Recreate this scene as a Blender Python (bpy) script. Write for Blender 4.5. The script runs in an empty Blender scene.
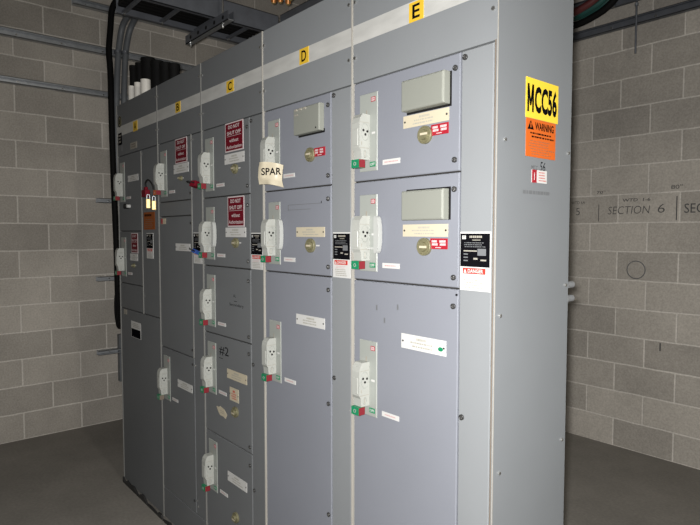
import bpy, math, random
from mathutils import Vector, Matrix
random.seed(7)
S = bpy.context.scene
COL = S.collection
PI = math.pi

# ------------------------------------------------------------ camera
cam_d = bpy.data.cameras.new('camera'); cam = bpy.data.objects.new('camera', cam_d); COL.objects.link(cam)
cam_d.sensor_width = 36; cam_d.lens = 563.33*36/700; cam_d.clip_start = .02; cam_d.clip_end = 60
CAM = Vector((.818, -1.1657, 1.5488))
yw, pt = math.radians(49.5531), math.radians(-2.9176)
fwd = Vector((-math.sin(yw)*math.cos(pt), math.cos(yw)*math.cos(pt), math.sin(pt)))
rt = Vector((math.cos(yw), math.sin(yw), 0)); up = rt.cross(fwd)
m3 = Matrix((rt, up, -fwd)).transposed()
cam.matrix_world = Matrix.Translation(CAM) @ m3.to_4x4()
S.camera = cam

# ------------------------------------------------------------ light and exposure
S.view_settings.view_transform = 'Standard'; S.view_settings.look = 'None'
S.view_settings.exposure = 0.0; S.view_settings.gamma = 1; S.view_settings.use_curve_mapping = False
W = bpy.data.worlds.new('world'); S.world = W; W.use_nodes = True
W.node_tree.nodes['Background'].inputs[0].default_value = (.05, .052, .055, 1)
W.node_tree.nodes['Background'].inputs[1].default_value = .1

def area(name, loc, target, sx, sy, power, color):
    d = bpy.data.lights.new(name, 'AREA'); d.shape = 'RECTANGLE'; d.size = sx; d.size_y = sy
    d.energy = power; d.color = color
    o = bpy.data.objects.new(name, d); COL.objects.link(o); o.location = loc
    o.rotation_euler = (Vector(target)-Vector(loc)).to_track_quat('-Z', 'Y').to_euler()
    return o
# the phone's flash, just beside the lens
fl = bpy.data.lights.new('camera_flash', 'SPOT'); fl.energy = 352; fl.color = (1, .98, .96); fl.shadow_soft_size = .02
fl.spot_size = math.radians(145); fl.spot_blend = 1
flo = bpy.data.objects.new('camera_flash', fl); COL.objects.link(flo)
flo.location = CAM + up*.02 - rt*.025 - fwd*.01
flo.rotation_euler = (fwd - up*.27 + rt*.07).to_track_quat('-Z', 'Y').to_euler()
# added fill light from behind the camera, set at an unseen doorway
area('doorway_fill', (3.0, -3.05, 1.1), (-1.0, .6, 1.0), 1.3, 2.1, 3, (.84, .93, 1))
# added overhead fill for the walls, from a fixture out of view
area('fixture_light', (2.3, -.3, 3.42), (1.6, -.2, 0), .28, 1.15, 55, (1, .95, .86))  # added overhead fill

# ------------------------------------------------------------ materials
def srgb(r, g, b):
    f = lambda c: (c/255/12.92) if c/255 <= .04045 else ((c/255+.055)/1.055)**2.4
    return (f(r), f(g), f(b), 1)
def mat(name, c, rough=.5, metal=0, noise=0.0, nscale=6, bump=0, bscale=200, alpha=None, stretch=None, spec=.5):
    m = bpy.data.materials.new(name); m.use_nodes = True
    nt = m.node_tree; b = nt.nodes['Principled BSDF']
    b.inputs['Base Color'].default_value = c; b.inputs['Roughness'].default_value = rough
    b.inputs['Metallic'].default_value = metal; b.inputs['Specular IOR Level'].default_value = spec
    tc = nt.nodes.new('ShaderNodeTexCoord')
    if noise:
        mp = nt.nodes.new('ShaderNodeMapping'); nt.links.new(tc.outputs['Object'], mp.inputs[0])
        if stretch: mp.inputs['Scale'].default_value = stretch
        n = nt.nodes.new('ShaderNodeTexNoise'); n.inputs['Scale'].default_value = nscale; n.inputs['Detail'].default_value = 6
        nt.links.new(mp.outputs[0], n.inputs['Vector'])
        r = nt.nodes.new('ShaderNodeMapRange'); r.inputs[1].default_value = .3; r.inputs[2].default_value = .7
        r.inputs[3].default_value = 1-noise; r.inputs[4].default_value = 1+noise
        nt.links.new(n.outputs[0], r.inputs[0])
        x = nt.nodes.new('ShaderNodeVectorMath'); x.operation = 'SCALE'; x.inputs[0].default_value = c[:3]
        nt.links.new(r.outputs[0], x.inputs['Scale']); nt.links.new(x.outputs[0], b.inputs['Base Color'])
    if bump:
        n2 = nt.nodes.new('ShaderNodeTexNoise'); n2.inputs['Scale'].default_value = bscale; n2.inputs['Detail'].default_value = 3
        nt.links.new(tc.outputs['Object'], n2.inputs['Vector'])
        bp = nt.nodes.new('ShaderNodeBump'); bp.inputs['Strength'].default_value = bump; bp.inputs['Distance'].default_value = .002
        nt.links.new(n2.outputs[0], bp.inputs['Height']); nt.links.new(bp.outputs[0], b.inputs['Normal'])
    if alpha is not None: b.inputs['Alpha'].default_value = alpha
    return m
M = {}
M['door'] = mat('enamel_blue_grey', (.172, .181, .205, 1), .5, spec=.06, noise=.03, nscale=3, bump=.12, bscale=260)
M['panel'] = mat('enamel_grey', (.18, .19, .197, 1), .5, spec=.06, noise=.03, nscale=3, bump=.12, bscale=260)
M['older'] = mat('enamel_grey_falloff', (.125, .131, .135, 1), .5, spec=.05, noise=.04, nscale=3, bump=.12, bscale=260)  # neutral grey enamel, darkened to paint in light falloff on the far cabinets
M['side'] = mat('enamel_side_grey', (.160, .171, .18, 1), .45, spec=.2, noise=.05, nscale=2.2, bump=.12, bscale=220)
M['edge'] = mat('bare_edge_metal', (.34, .325, .29, 1), .4, .1)
M['gap'] = mat('dark_seam', (.02, .018, .016, 1), .7)
M['tan'] = mat('tan_gasket', (.13, .105, .08, 1), .7)
M['base'] = mat('black_base_paint', (.02, .02, .02, 1), .6, noise=.2)
M['stripe'] = mat('brushed_silver_strip', (.42, .42, .40, 1), .4, 0, noise=.10, nscale=9, stretch=(1, 1, 3))
M['putty'] = mat('putty_plastic', (.19, .197, .173, 1), .55, spec=.2, noise=.02)
M['plate'] = mat('operator_plate_grey', (.25, .265, .245, 1), .45, noise=.04)
M['handle'] = mat('off_white_handle', (.31, .318, .295, 1), .4, noise=.05, nscale=20)
M['wing'] = mat('white_guard_plastic', (.34, .35, .335, 1), .3)
M['black'] = mat('black_plastic', (.008, .008, .008, 1), .55, spec=.2)
M['ink'] = mat('black_ink', (.004, .004, .005, 1), .8, spec=0)
M['marker'] = mat('faded_marker', (.055, .055, .055, 1), .7)
M['smudge'] = mat('faint_grey_print', (.11, .115, .12, 1), .6)
M['scuff'] = mat('faint_scuff', (.15, .16, .17, 1), .6)
M['white'] = mat('white_label', (.48, .48, .465, 1), .45)
M['cream'] = mat('cream_label', (.43, .385, .285, 1), .45)
M['grey'] = mat('grey_letters', (.25, .235, .2, 1), .6)
M['yellow'] = mat('yellow_label', (.62, .40, .03, 1), .5)
M['byellow'] = mat('placard_yellow', (.70, .50, .04, 1), .45)
M['orange'] = mat('orange_label', (.50, .10, .012, 1), .45)
M['red'] = mat('red_plastic', (.27, .012, .022, 1), .4)
M['indred'] = mat('dull_red_face', (.16, .015, .022, 1), .5, spec=.2)
M['edge_dull'] = mat('dull_steel_edge', (.2, .2, .19, 1), .4, .2)
M['weathered'] = mat('orange_brown_label', (.22, .06, .012, 1), .6, spec=.1)  # darker, browner orange for the placard on cabinet A
M['palered'] = mat('pale_red_print', (.42, .24, .24, 1), .6)
M['faint'] = mat('faint_engraved_print', (.3, .29, .25, 1), .6)
M['maroon'] = mat('maroon_sign', (.115, .005, .012, 1), .6, spec=.1)
M['pink'] = mat('sign_white', (.52, .45, .45, 1), .45)
M['dred'] = mat('danger_red', (.42, .03, .02, 1), .5)
M['green'] = mat('green_plastic', (.008, .17, .075, 1), .4)
M['brass'] = mat('aged_brass', (.175, .163, .095, 1), .42, .3, noise=.12, nscale=60)
M['lockbrass'] = mat('padlock_brass', (.75, .55, .22, 1), .4, .2)
M['steel'] = mat('galvanised_steel', (.42, .44, .46, 1), .4, .7, noise=.12, nscale=25)
M['dsteel'] = mat('dark_galvanised', (.15, .16, .18, 1), .5, .5, noise=.12, nscale=15)
M['screw'] = mat('screw_steel', (.6, .6, .58, 1), .25, .9)
M['dscrew'] = mat('dark_latch', (.04, .04, .04, 1), .35, .3)
M['cable'] = mat('black_cable', (.005, .005, .005, 1), .7, spec=.12)
M['gcable'] = mat('grey_conduit', (.12, .13, .14, 1), .5, noise=.1, nscale=12)
M['teal'] = mat('green_cable', (.01, .07, .06, 1), .5)
M['dkred'] = mat('dark_red_cable', (.09, .02, .02, 1), .5)
M['copper'] = mat('orange_cable_ends', (.55, .22, .06, 1), .35, .4)
M['pvc'] = mat('white_pvc', (.6, .58, .53, 1), .4)
M['blue'] = mat('blue_lock', (.02, .05, .2, 1), .4)
M['diffuser'] = mat('lamp_diffuser', (.8, .8, .8, 1), .6)

def block_wall(name, axis, phase):
    m = bpy.data.materials.new(name); m.use_nodes = True; nt = m.node_tree; b = nt.nodes['Principled BSDF']
    L = nt.links.new; N = nt.nodes.new
    tc = N('ShaderNodeTexCoord'); sep = N('ShaderNodeSeparateXYZ'); L(tc.outputs['Object'], sep.inputs[0])
    ad = N('ShaderNodeMath'); ad.inputs[1].default_value = phase; L(sep.outputs[axis], ad.inputs[0])
    # joints wander a little
    nz = N('ShaderNodeTexNoise'); nz.inputs['Scale'].default_value = 5; nz.inputs['Detail'].default_value = 3; L(tc.outputs['Object'], nz.inputs['Vector'])
    w = N('ShaderNodeMath'); w.operation = 'MULTIPLY_ADD'; w.inputs[1].default_value = .012; w.inputs[2].default_value = -.006; L(nz.outputs[0], w.inputs[0])
    z = N('ShaderNodeMath'); L(sep.outputs[2], z.inputs[0]); L(w.outputs[0], z.inputs[1])
    cb = N('ShaderNodeCombineXYZ'); L(ad.outputs[0], cb.inputs[0]); L(z.outputs[0], cb.inputs[1])
    br = N('ShaderNodeTexBrick'); L(cb.outputs[0], br.inputs['Vector'])
    br.inputs['Scale'].default_value = 1; br.inputs['Mortar Size'].default_value = .0065; br.inputs['Mortar Smooth'].default_value = .35
    br.inputs['Brick Width'].default_value = .4064; br.inputs['Row Height'].default_value = .2032
    br.offset = .5; br.offset_frequency = 2; br.inputs['Bias'].default_value = 0
    br.inputs['Color1'].default_value = (.315, .293, .26, 1); br.inputs['Color2'].default_value = (.43, .40, .355, 1)
    br.inputs['Mortar'].default_value = (.56, .53, .48, 1)
    n1 = N('ShaderNodeTexNoise'); n1.inputs['Scale'].default_value = 1.3; n1.inputs['Detail'].default_value = 8; n1.inputs['Roughness'].default_value = .7; L(tc.outputs['Object'], n1.inputs['Vector'])
    n2 = N('ShaderNodeTexNoise'); n2.inputs['Scale'].default_value = 90; n2.inputs['Detail'].default_value = 4; L(tc.outputs['Object'], n2.inputs['Vector'])
    r1 = N('ShaderNodeMapRange'); r1.inputs[1].default_value = .25; r1.inputs[2].default_value = .75; r1.inputs[3].default_value = .78; r1.inputs[4].default_value = 1.22; L(n1.outputs[0], r1.inputs[0])
    r2 = N('ShaderNodeMapRange'); r2.inputs[1].default_value = .25; r2.inputs[2].default_value = .75; r2.inputs[3].default_value = .84; r2.inputs[4].default_value = 1.16; L(n2.outputs[0], r2.inputs[0])
    mu = N('ShaderNodeMath'); mu.operation = 'MULTIPLY'; L(r1.outputs[0], mu.inputs[0]); L(r2.outputs[0], mu.inputs[1])
    sc = N('ShaderNodeVectorMath'); sc.operation = 'SCALE'; L(br.outputs['Color'], sc.inputs[0]); L(mu.outputs[0], sc.inputs['Scale'])
    L(sc.outputs[0], b.inputs['Base Color']); b.inputs['Roughness'].default_value = .92; b.inputs['Specular IOR Level'].default_value = .2
    inv = N('ShaderNodeMath'); inv.operation = 'MULTIPLY_ADD'; inv.inputs[1].default_value = -1; L(br.outputs['Fac'], inv.inputs[0])
    h = N('ShaderNodeMath'); h.operation = 'MULTIPLY_ADD'; h.inputs[1].default_value = .35; L(n2.outputs[0], h.inputs[0]); L(inv.outputs[0], h.inputs[2])
    bp = N('ShaderNodeBump'); bp.inputs['Strength'].default_value = .6; bp.inputs['Distance'].default_value = .004
    L(h.outputs[0], bp.inputs['Height']); L(bp.outputs[0], b.inputs['Normal'])
    return m
def concrete(name, c, scale=1.2, lo=.75, hi=1.2, rough=.8):
    m = bpy.data.materials.new(name); m.use_nodes = True; nt = m.node_tree; b = nt.nodes['Principled BSDF']
    L = nt.links.new; N = nt.nodes.new
    tc = N('ShaderNodeTexCoord')
    n1 = N('ShaderNodeTexNoise'); n1.inputs['Scale'].default_value = scale; n1.inputs['Detail'].default_value = 9; n1.inputs['Roughness'].default_value = .65; L(tc.outputs['Object'], n1.inputs['Vector'])
    n2 = N('ShaderNodeTexNoise'); n2.inputs['Scale'].default_value = 60; n2.inputs['Detail'].default_value = 4; L(tc.outputs['Object'], n2.inputs['Vector'])
    r = N('ShaderNodeMapRange'); r.inputs[1].default_value = .3; r.inputs[2].default_value = .7; r.inputs[3].default_value = lo; r.inputs[4].default_value = hi; L(n1.outputs[0], r.inputs[0])
    r2 = N('ShaderNodeMapRange'); r2.inputs[1].default_value = .25; r2.inputs[2].default_value = .75; r2.inputs[3].default_value = .88; r2.inputs[4].default_value = 1.12; L(n2.outputs[0], r2.inputs[0])
    mu = N('ShaderNodeMath'); mu.operation = 'MULTIPLY'; L(r.outputs[0], mu.inputs[0]); L(r2.outputs[0], mu.inputs[1])
    sc = N('ShaderNodeVectorMath'); sc.operation = 'SCALE'; sc.inputs[0].default_value = c; L(mu.outputs[0], sc.inputs['Scale'])
    L(sc.outputs[0], b.inputs['Base Color']); b.inputs['Roughness'].default_value = rough
    bp = N('ShaderNodeBump'); bp.inputs['Strength'].default_value = .25; bp.inputs['Distance'].default_value = .003; L(n2.outputs[0], bp.inputs['Height']); L(bp.outputs[0], b.inputs['Normal'])
    return m
M['wall_back'] = block_wall('block_wall_back', 0, .007)
M['wall_left'] = block_wall('block_wall_left', 1, .1212)
M['floor'] = concrete('floor_concrete', (.205, .192, .17))
M['ceiling'] = concrete('ceiling_concrete', (.2, .195, .18))

# ------------------------------------------------------------ mesh builder
class Fr:      # a flat face things are laid on: origin, right, up, outward
    def __init__(s, o, u, v, n): s.o, s.u, s.v, s.n = map(Vector, (o, u, v, n))
    def p(s, a, b, c=0): return s.o + s.u*a + s.v*b + s.n*c
FRONT = Fr((0, 0, 0), (1, 0, 0), (0, 0, 1), (0, -1, 0))
SIDE = Fr((0, 0, 0), (0, 1, 0), (0, 0, 1), (1, 0, 0))
BACKW = Fr((0, 2.937, 0), (1, 0, 0), (0, 0, 1), (0, -1, 0))

_glyph = {}
def glyphs(body, bold):
    k = (body, bold)
    if k not in _glyph:
        c = bpy.data.curves.new('t', 'FONT'); c.body = body; c.size = 1; c.resolution_u = 3; c.offset = bold; c.fill_mode = 'FRONT'
        o = bpy.data.objects.new('t', c); COL.objects.link(o)
        dg = bpy.context.evaluated_depsgraph_get(); dg.update()
        me = bpy.data.meshes.new_from_object(o.evaluated_get(dg))
        vs = [v.co.copy() for v in me.vertices]; fs = [list(p.vertices) for p in me.polygons]
        bpy.data.objects.remove(o); bpy.data.meshes.remove(me); bpy.data.curves.remove(c)
        _glyph[k] = (vs, fs)
    return _glyph[k]

class MB:
    def __init__(s): s.v = []; s.f = []; s.m = []; s.mats = []; s.sm = []
    def mi(s, k):
        if k not in s.mats: s.mats.append(k)
        return s.mats.index(k)
    def add(s, vs, fs, k, smooth=False):
        n = len(s.v); s.v += [Vector(v) for v in vs]
        for f in fs: s.f.append([i+n for i in f]); s.m.append(s.mi(k)); s.sm.append(smooth)
        return s
    def box(s, a, b, k):
        (x0, y0, z0), (x1, y1, z1) = a, b
        return s.add([(x0, y0, z0), (x1, y0, z0), (x1, y1, z0), (x0, y1, z0), (x0, y0, z1), (x1, y0, z1), (x1, y1, z1), (x0, y1, z1)],
                     [(0, 3, 2, 1), (4, 5, 6, 7), (0, 1, 5, 4), (1, 2, 6, 5), (2, 3, 7, 6), (3, 0, 4, 7)], k)
    def slab(s, F, u0, u1, v0, v1, n0, n1, k, ks=None, ch=0):   # box on a face frame, chamfered front rim
        P = F.p
        if ch:
            vs = [P(u0, v0, n0), P(u1, v0, n0), P(u1, v1, n0), P(u0, v1, n0), P(u0, v0, n1-ch), P(u1, v0, n1-ch), P(u1, v1, n1-ch), P(u0, v1, n1-ch),
                  P(u0+ch, v0+ch, n1), P(u1-ch, v0+ch, n1), P(u1-ch, v1-ch, n1), P(u0+ch, v1-ch, n1)]
            fs = [(0, 3, 2, 1), (8, 9, 10, 11)]
            for i in range(4):
                j = (i+1) % 4; fs += [(i, j, j+4, i+4), (i+4, j+4, j+8, i+8)]
            return s.add(vs, fs, k)
        vs = [P(u0, v0, n0), P(u1, v0, n0), P(u1, v1, n0), P(u0, v1, n0), P(u0, v0, n1), P(u1, v0, n1), P(u1, v1, n1), P(u0, v1, n1)]
        s.add(vs, [(4, 5, 6, 7)], k)
        return s.add(vs, [(0, 3, 2, 1), (0, 1, 5, 4), (1, 2, 6, 5), (2, 3, 7, 6), (3, 0, 4, 7)], ks or k)
    def prism(s, pts, ext, k, kfront=None):     # planar polygon pts extruded by vector ext
        n = len(pts); e = Vector(ext); vs = [Vector(p) for p in pts]; vs += [p+e for p in vs]
        s.add(vs, [tuple(range(n))[::-1], tuple(range(n, 2*n))], k)
        return s.add(vs, [(i, (i+1) % n, (i+1) % n+n, i+n) for i in range(n)], kfront or k)
    def disc(s, F, u, v, r, n0, n1, k, seg=20, rv=None):
        rv = rv or r
        pts = [F.p(u+r*math.cos(2*PI*i/seg), v+rv*math.sin(2*PI*i/seg), n0) for i in range(seg)]
        return s.prism(pts, F.n*(n1-n0), k)
    def ring(s, F, u, v, ru, rv, w, n0, n1, k, seg=20):
        vs = []
        for i in range(seg):
            c, d = math.cos(2*PI*i/seg), math.sin(2*PI*i/seg)
            vs += [F.p(u+ru*c, v+rv*d, n0), F.p(u+ru*c, v+rv*d, n1), F.p(u+(ru-w)*c, v+(rv-w)*d, n1), F.p(u+(ru-w)*c, v+(rv-w)*d, n0)]
        fs = []
        for i in range(seg):
            a, b = 4*i, 4*((i+1) % seg)
            fs += [(a, b, b+1, a+1), (a+1, b+1, b+2, a+2), (a+2, b+2, b+3, a+3), (a+3, b+3, b, a)]
        return s.add(vs, fs, k, True)
    def tube(s, pts, r, k, seg=10):
        pts = [Vector(p) for p in pts]; rings = []; prev = None
        for i, p in enumerate(pts):
            d = ((pts[min(i+1, len(pts)-1)]-p).normalized() + (p-pts[max(i-1, 0)]).normalized()).normalized()
            a = prev if prev is not None else (Vector((0, 0, 1)) if abs(d.z) < .9 else Vector((1, 0, 0)))
            x = (a - d*a.dot(d)).normalized(); prev = x; y = d.cross(x)
            rings.append([p + (x*math.cos(2*PI*j/seg)+y*math.sin(2*PI*j/seg))*r for j in range(seg)])
        vs = [v for q in rings for v in q]; fs = []
        for i in range(len(rings)-1):
            for j in range(seg): a = i*seg+j; b = i*seg+(j+1) % seg; fs.append((a, b, b+seg, a+seg))
        s.add(vs, fs, k, True)
        return s.add(vs, [tuple(range(seg))[::-1], tuple(range((len(rings)-1)*seg, len(rings)*seg))], k)
    def text(s, F, body, u, v, h, n, k, w=None, bold=.0, shear=0, base=False):  # centred at u,v ; cap height h ; fitted to width w
        vs, fs = glyphs(body, bold)
        if not vs: return s
        x0 = min(p.x for p in vs); x1 = max(p.x for p in vs); y0 = min(p.y for p in vs); y1 = max(p.y for p in vs)
        sy = h/(y1-y0); sx = (w/(x1-x0)) if w else sy
        return s.add([F.p(u+(p.x-(x0+x1)/2)*sx + shear*(p.y-y0)*sy, v+(p.y-(y0+y1)/2)*sy, n) for p in vs], fs, k)
    def lines(s, F, u0, u1, v0, v1, rows, n, k, fill=.55, seed=1):    # rows of print too small to read
        rnd = random.Random(seed); dh = (v1-v0)/rows
        for r in range(rows):
            v = v1-(r+.5)*dh; u = u0 + rnd.uniform(0, .12)*(u1-u0); end = u1 - rnd.uniform(0, .25)*(u1-u0)
            while u < end:
                w = rnd.uniform(.03, .11)*(u1-u0); e = min(u+w, end)
                s.add([F.p(u, v-dh*fill/2, n), F.p(e, v-dh*fill/2, n), F.p(e, v+dh*fill/2, n), F.p(u, v+dh*fill/2, n)], [(0, 1, 2, 3)], k)
                u = e + rnd.uniform(.012, .03)*(u1-u0)
        return s
    def build(s, name, parent=None, bevel=0, origin=None):
        o0 = Vector(origin) if origin is not None else (Vector(parent['o']) if parent is not None and 'o' in parent.keys() else Vector())
        me = bpy.data.meshes.new(name); me.from_pydata([tuple(v-o0) for v in s.v], [], s.f)
        for k in s.mats: me.materials.append(M[k])
        me.polygons.foreach_set('material_index', s.m); me.polygons.foreach_set('use_smooth', s.sm); me.update()
        o = bpy.data.objects.new(name, me); COL.objects.link(o)
        if parent is not None: o.parent = parent
        elif origin is not None: o.location = o0
        if parent is not None: o['o'] = tuple(o0)
        if bevel:
            bv = o.modifiers.new('bevel', 'BEVEL'); bv.width = bevel; bv.segments = 2; bv.limit_method = 'ANGLE'
        return o
def thing(name, label, cat, loc, group=None):
    o = bpy.data.objects.new(name, None); COL.objects.link(o); o.location = loc; o.empty_display_size = .1
    o['label'] = label; o['category'] = cat; o['o'] = tuple(loc)
    if group: o['group'] = group
    return o
def tag(o, label, cat, group=None):
    o['label'] = label; o['category'] = cat
    if group: o['group'] = group
    return o
def struct(o): o['kind'] = 'structure'; return o
def curve(pts, n=6):       # Catmull-Rom
    P = [Vector(p) for p in pts]; P = [P[0]*2-P[1]] + P + [P[-1]*2-P[-2]]; out = []
    for i in range(1, len(P)-2):
        a, b, c, d = P[i-1:i+3]
        for j in range(n):
            t = j/n
            out.append(.5*((2*b)+(c-a)*t+(2*a-5*b+4*c-d)*t*t+(3*b-a-3*c+d)*t**3))
    return out+[P[-2]]

# ------------------------------------------------------------ the room
XL, XR, YB, YF, ZC = -3.956, 4.2, 2.937, -3.15, 3.95
struct(MB().box((XL-.2, YF-.2, -.15), (XR+.2, YB+.2, 0), 'floor').build('floor'))
struct(MB().box((XL-.2, YF-.2, ZC), (XR+.2, YB+.2, ZC+.15), 'ceiling').build('ceiling'))
wl = struct(MB().box((XL-.2, YF-.2, 0), (XL, YB+.2, ZC), 'wall_left').build('wall_left'))
wb = struct(MB().box((XL, YB, 0), (XR, YB+.2, ZC), 'wall_back').build('wall_back'))
struct(MB().box((XR, YF-.2, 0), (XR+.2, YB+.2, ZC), 'wall_left').build('wall_right'))
fw = MB().box((XL, YF-.2, 0), (2.3, YF, ZC), 'wall_back').box((3.7, YF-.2, 0), (XR, YF, ZC), 'wall_back').box((2.3, YF-.2, 2.2), (3.7, YF, ZC), 'wall_back')
struct(fw.build('wall_front'))
d = MB()
d.box((2.3, YF-.16, 0), (2.35, YF+.02, 2.2), 'dsteel').box((3.65, YF-.16, 0), (3.7, YF+.02, 2.2), 'dsteel').box((2.35, YF-.16, 2.15), (3.65, YF+.02, 2.2), 'dsteel')
struct(d.build('door_1'))
# marker writing on the back wall
for nm, f in (('marker_writing', lambda b: b.text(BACKW, 'SECTION', -.955, 1.717, .055, .002, 'marker', w=.285, bold=-.012, shear=.12)),
              ('marker_writing', lambda b: b.text(BACKW, '6', -.735, 1.722, .060, .002, 'marker', w=.045, bold=-.01, shear=.1)),
              ('marker_writing', lambda b: b.text(BACKW, 'WTD  1-6', -.90, 1.787, .022, .002, 'marker', w=.19, bold=.01, shear=.1)),
              ('marker_writing', lambda b: b.text(BACKW, '5', -1.325, 1.717, .055, .002, 'marker', bold=-.01)),
              ('marker_writing', lambda b: b.text(BACKW, 'WTD 6A', -1.325, 1.784, .022, .002, 'marker', w=.11)),
              ('marker_writing', lambda b: b.text(BACKW, '70"', -1.15, 1.853, .022, .002, 'marker', w=.065)),
              ('marker_writing', lambda b: b.text(BACKW, '80"', -.64, 1.862, .028, .002, 'marker', w=.07)),
              ('marker_writing', lambda b: b.text(BACKW, 'SECTION', -.44, 1.717, .062, .002, 'marker', w=.30)),
              ('marker_line', lambda b: b.slab(BACKW, -1.167, -1.163, 1.64, 1.765, 0, .002, 'marker')),
              ('marker_line', lambda b: b.slab(BACKW, -.64, -.634, 1.64, 1.80, 0, .002, 'marker')),
              ('marker_ring', lambda b: b.ring(BACKW, -.889, 1.295, .065, .065, .006, 0, .0015, 'smudge')),
              ('marker_line', lambda b: b.slab(BACKW, -.72, -.712, .745, .80, 0, .002, 'marker'))):
    b = MB(); f(b); b.build(nm, wb)

# ------------------------------------------------------------ motor control centre
ZT, U = 2.3198, .3048
ZW = ZT-U
XS = dict(E=(-.538, 0), D=(-1.064, -.538), C=(-1.590, -1.064), B=(-2.103, -1.590), A=(-2.726, -2.103))
DEP = .3575

def screw(parent, F, u, v, r=.006, k='screw', n=.0, name='screw'):
    b = MB().disc(F, u, v, r, n, n+.004, k, 12)
    b.slab(F, u-r*.7, u+r*.7, v-r*.13, v+r*.13, n+.004, n+.0045, 'dscrew')
    return b.build(name, parent)
def latch(parent, u, v):      # quarter-turn latch on a door
    b = MB().ring(FRONT, u, v, .0075, .0075, .0025, .0, .004, 'dscrew').disc(FRONT, u, v, .005, .0, .0025, 'dscrew', 14)
    b.slab(FRONT, u-.001, u+.001, v-.0045, v+.0045, .0025, .0032, 'screw')
    return b.build('latch', parent)
DF = 0.0    # door faces lie on the front plane
def handle(door, xl, zp, wings=False, lever='gr'):
    # operator plate
    b = MB().slab(FRONT, xl+.038, xl+.117, zp-.234, zp, 0, DF+.003, 'plate', ch=.0015)
    b.slab(FRONT, xl+.067, xl+.073, zp-.2, zp-.05, DF+.003, DF+.0034, 'grey')
    b.slab(FRONT, xl+.091, xl+.109, zp-.028, zp-.014, DF+.003, DF+.0042, 'red', 'red')
    b.slab(FRONT, xl+.093, xl+.107, zp-.0258, zp-.0162, DF+.0042, DF+.0046, 'pink')
    b.text(FRONT, 'ON', xl+.1, zp-.021, .0065, DF+.005, 'red', bold=.02)
    b.slab(FRONT, xl+.094, xl+.108, zp-.124, zp-.118, DF+.003, DF+.0038, 'white')
    b.slab(FRONT, xl+.086, xl+.110, zp-.222, zp-.207, DF+.003, DF+.0042, 'green')
    b.text(FRONT, 'OFF', xl+.098, zp-.2145, .0085, DF+.0046, 'white', bold=.02)
    b.build('operator_plate', door)
    # handle: narrow casting seen mostly from its right side
    hx = xl+.050; w = .034; pr = [(0, -.065), (.031, -.065), (.041, -.077), (.0445, -.092), (.0445, -.166), (.038, -.176), (.036, -.201), (0, -.201)]
    b = MB().prism([(hx, -DF-a, zp+z) for a, z in pr], (w, 0, 0), 'handle')
    HS = Fr((hx+w, -DF, zp), (0, 1, 0), (0, 0, 1), (1, 0, 0))
    b.ring(HS, -.022, -.119, .016, .026, .0015, 0, .0012, 'plate')
    b.slab(HS, -.0435, -.006, -.167, -.1655, 0, .0008, 'grey')
    b.slab(HS, -.042, -.004, -.091, -.0898, 0, .0008, 'grey')
    b.ring(HS, -.022, -.184, .008, .012, .0016, 0, .0016, 'plate', 10)
    b.slab(HS, -.0232, -.021, -.193, -.175, 0, .0008, 'grey')
    b.slab(HS, -.037, -.0348, -.158, -.148, 0, .0008, 'grey')
    for du, dv in ((-.029, -.114), (-.013, -.116), (-.021, -.126)): b.disc(HS, du, dv, .0038, 0, .0012, 'black', 12)
    HF = Fr((hx, -DF-.0445, zp), (1, 0, 0), (0, 0, 1), (0, -1, 0))
    b.slab(HF, .006, w-.006, -.160, -.110, 0, .0018, 'handle', ch=.001)
    if wings:
        for sg in (-1, 1):
            n = 12; q = []; cx = xl+.077
            for i in range(n+1):
                a = PI*(i/n-.5); q.append((cx+sg*(.044+.020*math.cos(a)**.5 if i not in (0, n) else .046), -.004, zp-.122+.056*math.sin(a)))
            q += [(cx+sg*.043, -.004, zp-.122+.05), (cx+sg*.043, -.004, zp-.122-.05)]
            b.prism(q, (0, -.016, 0), 'wing')
            b.slab(FRONT, min(cx, cx+sg*.046), max(cx, cx+sg*.046), zp-.166, zp-.160, .006, .012, 'wing')
    h = b.build('disconnect_handle', door, bevel=.0006)
    g = MB().slab(FRONT, hx, hx+w, zp-.226, zp-.2015, DF+.022, DF+.047, 'green' if 'g' in lever else 'orange', 'green')
    g.slab(Fr((hx+w, -DF, 0), (0, 1, 0), (0, 0, 1), (1, 0, 0)), -.0465, -.0225, zp-.2255, zp-.202, 0, .0012, 'indred' if lever[-1] == 'r' else 'tan', 'indred')
    g.ring(Fr((0, -DF-.047, 0), (1, 0, 0), (0, 0, 1), (0, -1, 0)), hx+.016, zp-.214, .006, .006, .002, 0, .001, 'plate', 12)
    g.build('position_indicator', door, bevel=.001)
    # small strip label beside the handle
    b = MB().slab(FRONT, xl+.139, xl+.211, zp-.221, zp-.206, DF, DF+.0012, 'white')
    b.lines(FRONT, xl+.146, xl+.204, zp-.217, zp-.210, 1, DF+.0016, 'palered', fill=.5, seed=int(zp*1000))
    b.build('strip_label', door)
def nameplate(door, xl, zc, k='cream', h=.034, w=.165, dx=.224, rows=3, seed=0, dot=False, name='nameplate', tilt=0, ink='faint'):
    F = Fr((xl+dx+w/2, -DF, zc), (math.cos(tilt), 0, math.sin(tilt)), (-math.sin(tilt), 0, math.cos(tilt)), (0, -1, 0))
    b = MB().slab(F, -w/2, w/2, -h/2, h/2, 0, .0018, k)
    b.lines(F, -w*.16, w*.16, h*.12, h*.36, 1, .0022, ink, fill=.7, seed=seed)
    b.lines(F, -w*.3, w*.32, -h*.38, h*.12, rows-1, .0022, ink, fill=.45, seed=seed+5)
    for s_ in (-1, 1): b.disc(F, s_*w*.46, 0, .003, .0018, .0028, 'dscrew', 10)
    if dot: b.disc(F, w*.39, -.004, .009, .002, .0026, 'green', 10, .006)
    return b.build(name, door)
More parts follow.
